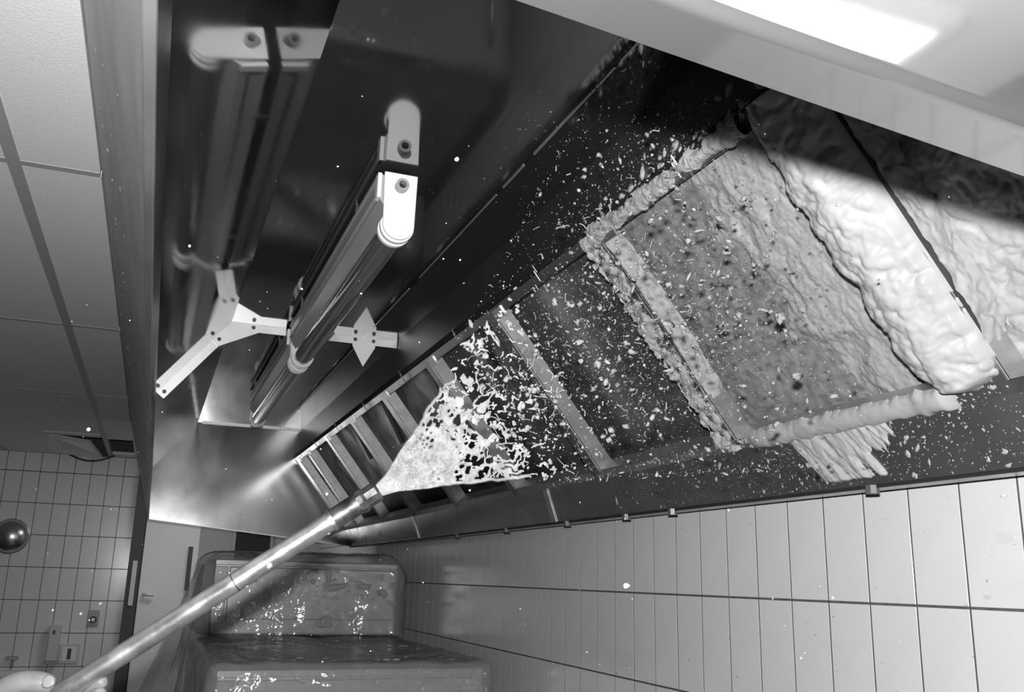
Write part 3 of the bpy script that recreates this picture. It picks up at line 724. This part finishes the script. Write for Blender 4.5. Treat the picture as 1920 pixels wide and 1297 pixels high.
# second divider: wet speckled foam on the face and a thick band inside the slot's far reveal
def h_d1(s, y): return -.0005 + .012 * (fbm(s * 60, y * 60, 90, 4) - .42) * 2 + .003 * sm(s, .46, .1) 
heightfield('foam_patch', PF(.0025), NIN, np.arange(0, FL, .0022), np.arange(1.368, 1.424, .0018), h_d1, 'wet speckled foam coating the second divider', group='foam on the hood')
def Prv0(s, k): return np.stack([FT[0] + fd[0] * s + fn[0] * k, .7990 + 0 * s, FT[1] + fd[1] * s + fn[1] * k], -1)
def h_rv0(s, k): return .001 + .012 * lumps(s * 36, k * 40, 195) - .016 * sm(s, .34, .43) + .008 * (fbm(s * 50, k * 50, 197, 3) - .5)
heightfield('foam_patch', Prv0, np.array([0, -1, 0]), np.arange(.02, .45, .0022), np.arange(-.002, .084, .002), h_rv0, 'foam clinging to the side of the wide near divider', group='foam on the hood')
def Prev(s, k): return np.stack([FT[0] + fd[0] * s + fn[0] * k, 1.3695 + 0 * s, FT[1] + fd[1] * s + fn[1] * k], -1)
def h_rev(s, k): return .002 + .010 * lumps(s * 40, k * 50, 95) - .012 * sm(s, .20, .36) + .006 * (fbm(s * 50, k * 50, 97, 3) - .5) - .008 * (1 - sm(s, .03, .07))
heightfield('foam_patch', Prev, np.array([0, -1, 0]), np.arange(.02, .40, .0022), np.arange(0, .042, .0018), h_rev, 'bright foam band sticking inside the second slot beside the divider', group='foam on the hood')
# foam run on the gutter
gd = np.array([DRIP[0] - FB[0], DRIP[1] - FB[1]]); GL = np.linalg.norm(gd); gd /= GL; gn = np.array([gd[1], -gd[0]])
if gn[0] > 0: gn = -gn
def PG(s, y): return np.stack([FB[0] + gd[0] * s, y, FB[1] + gd[1] * s], -1)
NG = np.array([gn[0], 0, gn[1]])
def h_gut(s, y):
    e = 1 - np.abs((y - 1.150 + s * .25) / (.110 - .35 * s)) ** 2 + 1.7 * (fbm(y * 60 + s * 45, s * 16, 100, 4) - .5) * 2 - .35
    return np.clip(e, -1, .8) * .006 + .006 * (lumps(y * 70 + s * 20, s * 30, 102) - .5) - .03 * sm(s, .075, .09)
heightfield('foam_patch', PG, NG, np.arange(-.004, GL, .0016), np.arange(.95, 1.30, .0016), h_gut, 'streaky foam patch running down the gutter under the second slot', group='foam on the hood')

# splatter: flat drops stuck to the steel
SPV, SPF = [], []
def splats(name, Pfun, nrm, uv, sizes, seed, parent=hood, thick=.35):
    r0 = np.random.default_rng(seed); nrm = np.array(nrm, float); nrm /= np.linalg.norm(nrm)
    t1 = np.cross(nrm, [0, 1, 0]); 
    if np.linalg.norm(t1) < .1: t1 = np.cross(nrm, [1, 0, 0])
    t1 /= np.linalg.norm(t1); t2 = np.cross(nrm, t1)
    C = Pfun(uv[:, 0], uv[:, 1]); n_ = len(C); sg_ = 8
    an = r0.uniform(0, 2 * np.pi, n_); el = 1 + r0.exponential(.55, n_); out = []
    th = np.linspace(0, 2 * np.pi, sg_, endpoint=False)
    jr = 1 + .25 * r0.normal(size=(n_, sg_))
    for (rr, hh) in ((1.0, -.05), (.78, .55), (.36, .95)):
        a = np.cos(th)[None] * sizes[:, None] * rr * jr * el[:, None]; b_ = np.sin(th)[None] * sizes[:, None] * rr * jr
        x = a * np.cos(an)[:, None] - b_ * np.sin(an)[:, None]; y = a * np.sin(an)[:, None] + b_ * np.cos(an)[:, None]
        out.append(C[:, None] + x[..., None] * t1 + y[..., None] * t2 + (sizes * thick * hh)[:, None, None] * nrm)
    V = np.stack(out, 1).reshape(n_, -1, 3)
    apex = (C + (sizes * thick)[:, None] * nrm)[:, None]
    V = np.concatenate([V, apex], 1); nvp = V.shape[1]
    f = []
    for i in range(2):
        for j in range(sg_):
            a, b_ = i * sg_ + j, i * sg_ + (j + 1) % sg_
            f += [(a, b_, b_ + sg_), (a, b_ + sg_, a + sg_)]
    for j in range(sg_): f.append((2 * sg_ + j, 2 * sg_ + (j + 1) % sg_, 3 * sg_))
    f = np.array(f); F = (f[None] + (np.arange(n_) * nvp)[:, None, None]).reshape(-1, 3)
    o = build_np(name, V.reshape(-1, 3), F, 'foam', parent)
    tag(o, kind='stuff'); return o
def sz(n_, lo, hi, r_): return np.minimum(hi, lo * (1 + r_.pareto(2.2, n_)))
r_ = np.random.default_rng(5)
# gutter
k = 1100; uv = np.stack([r_.uniform(0, GL * .98, k), np.clip(.72 + r_.gamma(2.0, .28, k), .6, 3.6)], 1)
splats('foam_splatter', PG, NG, uv, sz(k, .0005, .0046, r_), 1)
# vertical back panel above the slots
bd = np.array([FT[0] - BACK[0], FT[1] - BACK[1]])
PB = lambda s, y: np.stack([BACK[0] + bd[0] * s, y, BACK[1] + bd[1] * s], -1)
k = 800; uv = np.stack([1 - np.abs(r_.normal(0, .36, k)) % 1, np.clip(r_.normal(1.20, .24, k), .5, 2.3)], 1)
splats('foam_splatter', PB, (-1, 0, -.1), uv, sz(k, .0005, .0050, r_), 2)
k = 70; uv = np.stack([1 - np.abs(r_.normal(0, .12, k)) % 1, np.clip(r_.normal(1.10, .14, k), .85, 1.36)], 1)
splats('foam_splatter', PB, (-1, 0, -.1), uv, sz(k, .003, .007, r_), 22, thick=.7)
# hood top near the back
PT = lambda x, y: np.stack([x, y, ZC + 0 * x], -1)
k = 130; uv = np.stack([.684 - np.abs(r_.normal(0, .12, k)), np.clip(r_.normal(1.2, .35, k), .5, 2.8)], 1)
splats('foam_splatter', PT, (0, 0, -1), uv, sz(k, .0006, .0028, r_), 3)
# dividers and rails
k = 1300; ys = r_.choice(np.array([.845, 1.395, 1.938, 2.474]), k, p=[.3, .35, .25, .10]) + r_.uniform(-.024, .024, k)
splats('foam_splatter', PF(.0), NIN, np.stack([r_.uniform(0, FL, k), ys], 1), sz(k, .0008, .0045, r_), 4)
# back of the slots
k = 3600; yy = .9 + np.abs(r_.normal(0, .62, k)); uv = np.stack([r_.uniform(-.04, FL + .03, k), yy], 1)
splats('foam_splatter', PF(-PD), NIN, uv, sz(k, .0007, .006, r_), 6)
# lower rail of the slots
k = 260; uv = np.stack([r_.uniform(FL - .018, FL, k), np.clip(.8 + r_.gamma(2, .35, k), .6, 3.0)], 1)
splats('foam_splatter', PF(.0), NIN, uv, sz(k, .001, .006, r_), 7)
# drops on fascia
PFA = lambda s, y: np.stack([LIP[0] - .006 - .148 * s, y, LIP[1] + .004 + .48 * s], -1)
k = 60; uv = np.stack([np.clip(r_.normal(.42, .12, k), .02, .95), r_.uniform(.45, 2.2, k)], 1)
splats('foam_splatter', PFA, (-.956, 0, -.3), uv, sz(k, .0007, .0026, r_), 8)

# drops fallen onto the plastic covers
lowc = bpy.data.objects['plastic_cover']; upc = bpy.data.objects['plastic_cover.001']
k = 150; uv = np.stack([np.clip(r_.normal(.72, .17, k), .24, .99), np.clip(r_.normal(3.25, .25, k), 2.82, 3.85)], 1)
splats('foam_splatter', lambda x, y: np.stack([x, y, -.2415 + 0 * x], -1), (0, 0, 1), uv, sz(k, .003, .016, r_), 31, parent=lowc, thick=.4)
k = 34; uv = np.stack([np.clip(r_.normal(.55, .2, k), .24, .98), r_.uniform(-.62, -.27, k)], 1)
splats('foam_splatter', lambda x, z: np.stack([x, 2.764 + 0 * x, z], -1), (0, -1, 0), uv, sz(k, .003, .014, r_), 32, parent=lowc, thick=.4)
k = 60; uv = np.stack([np.clip(r_.normal(.82, .15, k), .30, .98), r_.uniform(-.22, .03, k)], 1)
splats('foam_splatter', lambda x, z: np.stack([x, 3.904 + 0 * x, z], -1), (0, -1, 0), uv, sz(k, .003, .018, r_), 33, parent=upc, thick=.4)

# ---- foam jet leaving the nozzle
jet = thing('foam_jet', 'fan of white foam bursting out of the lance nozzle and breaking into drops', 'foam', tuple(TIP), kind='stuff')
ax = ld / np.linalg.norm(ld); lat = np.cross(CF, ax); lat /= np.linalg.norm(lat)
if lat[2] < 0: lat = -lat
nj = np.cross(ax, lat)
if nj @ CF > 0: nj = -nj                       # towards the camera
G = .00066
a_ = np.arange(-.004, .255, G); b_ = np.arange(-.135, .135, G)
A, B = np.meshgrid(a_, b_, indexing='ij')
r = np.hypot(A + .008, B); th = np.arctan2(B, A + .008)
wob = .05 * (fbm(r * 40, 0 * r, 120, 3) - .5) * 2 * sm(r, .03, .1)
TU, TL = .455 + wob, .475 + wob * .6
ed = np.where(th > 0, TU - th, TL + th) * r + .0045 * (1 - sm(r, 0, .03))
kx = 6.2
U = np.log(r / .02) * kx + 1.1 * (fbm(A * 60, B * 60, 130, 3) - .5) * 2; W_ = th * kx * 1.15 + 1.1 * (fbm(A * 60 + 9, B * 60, 133, 3) - .5) * 2
f1, f2 = worley(U, W_, 140); e = f2 - f1
f1b, f2b = worley(U * 2.1 + 4, W_ * 2.1, 150); eb = f2b - f1b
wr_ = np.interp(r, [0, .055, .08, .10, .12, .15, .185, .22, .25], [2, 1.4, .86, .56, .34, .19, .11, .05, -.03])
wb_ = np.interp(r, [0, .06, .085, .11, .14, .18, .25], [1.6, 1.0, .42, .2, .07, .0, -.2])
brk = (fbm(A * 120, B * 120, 160, 3) - .5) * 2
fld = np.minimum(np.maximum(wr_ - e, 0.8 * (wb_ - eb)) - .35 * sm(r, .13, .22) * (brk + .15), 1.0)
f3, _ = worley(np.log(r / .02) * 13 + .5 * (fbm(A * 90, B * 90, 180, 2) - .5), th * 15 + .5 * (fbm(A * 90 + 7, B * 90, 182, 2) - .5), 185)
hole = np.interp(r, [0, .062, .07, .09, .12, .2], [-.3, -.1, .14, .36, .45, .5]) * sm(fbm(A * 55, B * 55, 188, 2), .34, .62)
fld = np.minimum(fld, (f3 - hole) * 2.2)
rim = (1 - np.abs(ed - .0012) / .0017) * (r < np.where(th > 0, .145, .185)) - .5 * sm(r, .12, .2) * (brk > .1)
fld = np.maximum(fld, rim)
fld = np.where(ed > -.0002, fld, -1.0)
hh = np.sqrt(np.clip(fld, 0, 1)) * np.interp(r, [0, .05, .12, .25], [.0055, .0042, .0020, .0013])
hh *= .75 + .7 * fbm(A * 160, B * 160, 170, 3)
ins = fld > 0; keep = ins[:-1, :-1] | ins[1:, :-1] | ins[1:, 1:] | ins[:-1, 1:]
bend = .05 * r * (fbm(A * 14, B * 14, 175, 2) - .5) * 2
mid = TIP + A[..., None] * ax + B[..., None] * lat + bend[..., None] * nj
v1, fa = grid_mesh(mid + hh[..., None] * nj, keep); v2, fb_ = grid_mesh(mid - hh[..., None] * nj, keep)
build_np('foam_fan', np.concatenate([v1, v2]), np.concatenate([fa, fb_[:, ::-1] + len(v1)]), 'airfoam', jet)
# ---- threads, flakes and drops flying from the fan to the slots
r_ = np.random.default_rng(21)
def cloud(n_, lo, hi, pw=1.0):
    out = []
    while len(out) < n_:
        rr = lo + (hi - lo) * r_.random() ** pw; tt = np.clip(r_.normal(-.02, .26), -.52, .52)
        p = TIP + ax * rr * math.cos(tt) + lat * rr * math.sin(tt) + nj * r_.normal(0, .02 + .05 * rr)
        if -(p[0] - FT[0]) * fn[0] - (p[2] - FT[1]) * fn[1] < .004: continue
        out.append((p, rr, tt))
    return out
mb = MB()
for p, rr, tt in cloud(330, .15, .52, .8):
    L_ = r_.uniform(.003, .015) * (1.5 if rr < .25 else .8); d = ax * math.cos(tt) + lat * math.sin(tt) + r_.normal(0, .9, 3); d /= np.linalg.norm(d)
    pts = [p]; cv = r_.normal(0, .9, 3)
    for k in range(5):
        d = d + cv * .6 + r_.normal(0, .4, 3); d /= np.linalg.norm(d); pts.append(pts[-1] + d * L_ / 5)
    rad = r_.uniform(.0004, .0010); pr_ = [rad * q for q in (.5, 1.1, .8, 1.0, .9, 1.5)]
    mb.add(*(lambda q: (q.v, q.f))(MB().tube(pts, pr_, 5)))
o = build('foam_threads', mb, 'airfoam', jet, smooth=True); tag(o, kind='stuff')
b2 = bmesh.new(); bmesh.ops.create_icosphere(b2, subdivisions=1, radius=1); IV = np.array([q.co[:] for q in b2.verts]); IF = np.array([[q.index for q in q_.verts] for q_ in b2.faces]); b2.free()
b2 = bmesh.new(); bmesh.ops.create_icosphere(b2, subdivisions=2, radius=1); JV = np.array([q.co[:] for q in b2.verts]); JF = np.array([[q.index for q in q_.verts] for q_ in b2.faces]); b2.free()
def scatter(name, C, Sz, V0, F0, parent, rough, label=None):
    n_ = len(C); R = r_.normal(size=(n_, 3, 3)); Q, _ = np.linalg.qr(R)
    sc = np.exp(r_.normal(0, rough, (n_, 1, 3)))
    V = V0[None] * (1 + rough * .6 * r_.normal(size=(n_, len(V0), 1))) * sc * Sz[:, None, None]
    V = np.einsum('nij,nkj->nki', Q, V) + C[:, None]
    F = (F0[None] + (np.arange(n_) * len(V0))[:, None, None]).reshape(-1, 3)
    o = build_np(name, V.reshape(-1, 3), F, 'airfoam', parent); return tag(o, kind='stuff')
C = np.array([q[0] for q in cloud(5200, .17, .62, .75)]); scatter('foam_drops', C, np.minimum(.0021, .00038 * (1 + r_.pareto(2.4, len(C)))), IV, IF, jet, .22)
C = np.array([q[0] for q in cloud(420, .17, .56, .9)]); scatter('foam_flakes', C, r_.uniform(.0010, .0030, len(C)), JV, JF, jet, .42)
# ---- fine spray hanging in the air around the hood
C = []
while len(C) < 240:
    d = CF + CR * r_.uniform(-.52, .56) + CU * r_.uniform(-.36, .34); p = d * r_.uniform(.45, 1.5)
    if p[0] > .62 and p[2] > .1: continue
    if p[2] > .70 or p[0] < -.01 and p[2] > .2 or p[0] > .93 or p[1] < .4: continue
    C.append(p)
C = np.array(C); sp = scatter('foam_spray', C, np.minimum(.0018, .00032 * (1 + r_.pareto(2.6, len(C)))), IV, IF, None, .15)
tag(sp, 'fine white foam drops hanging in the air under the hood', 'foam')
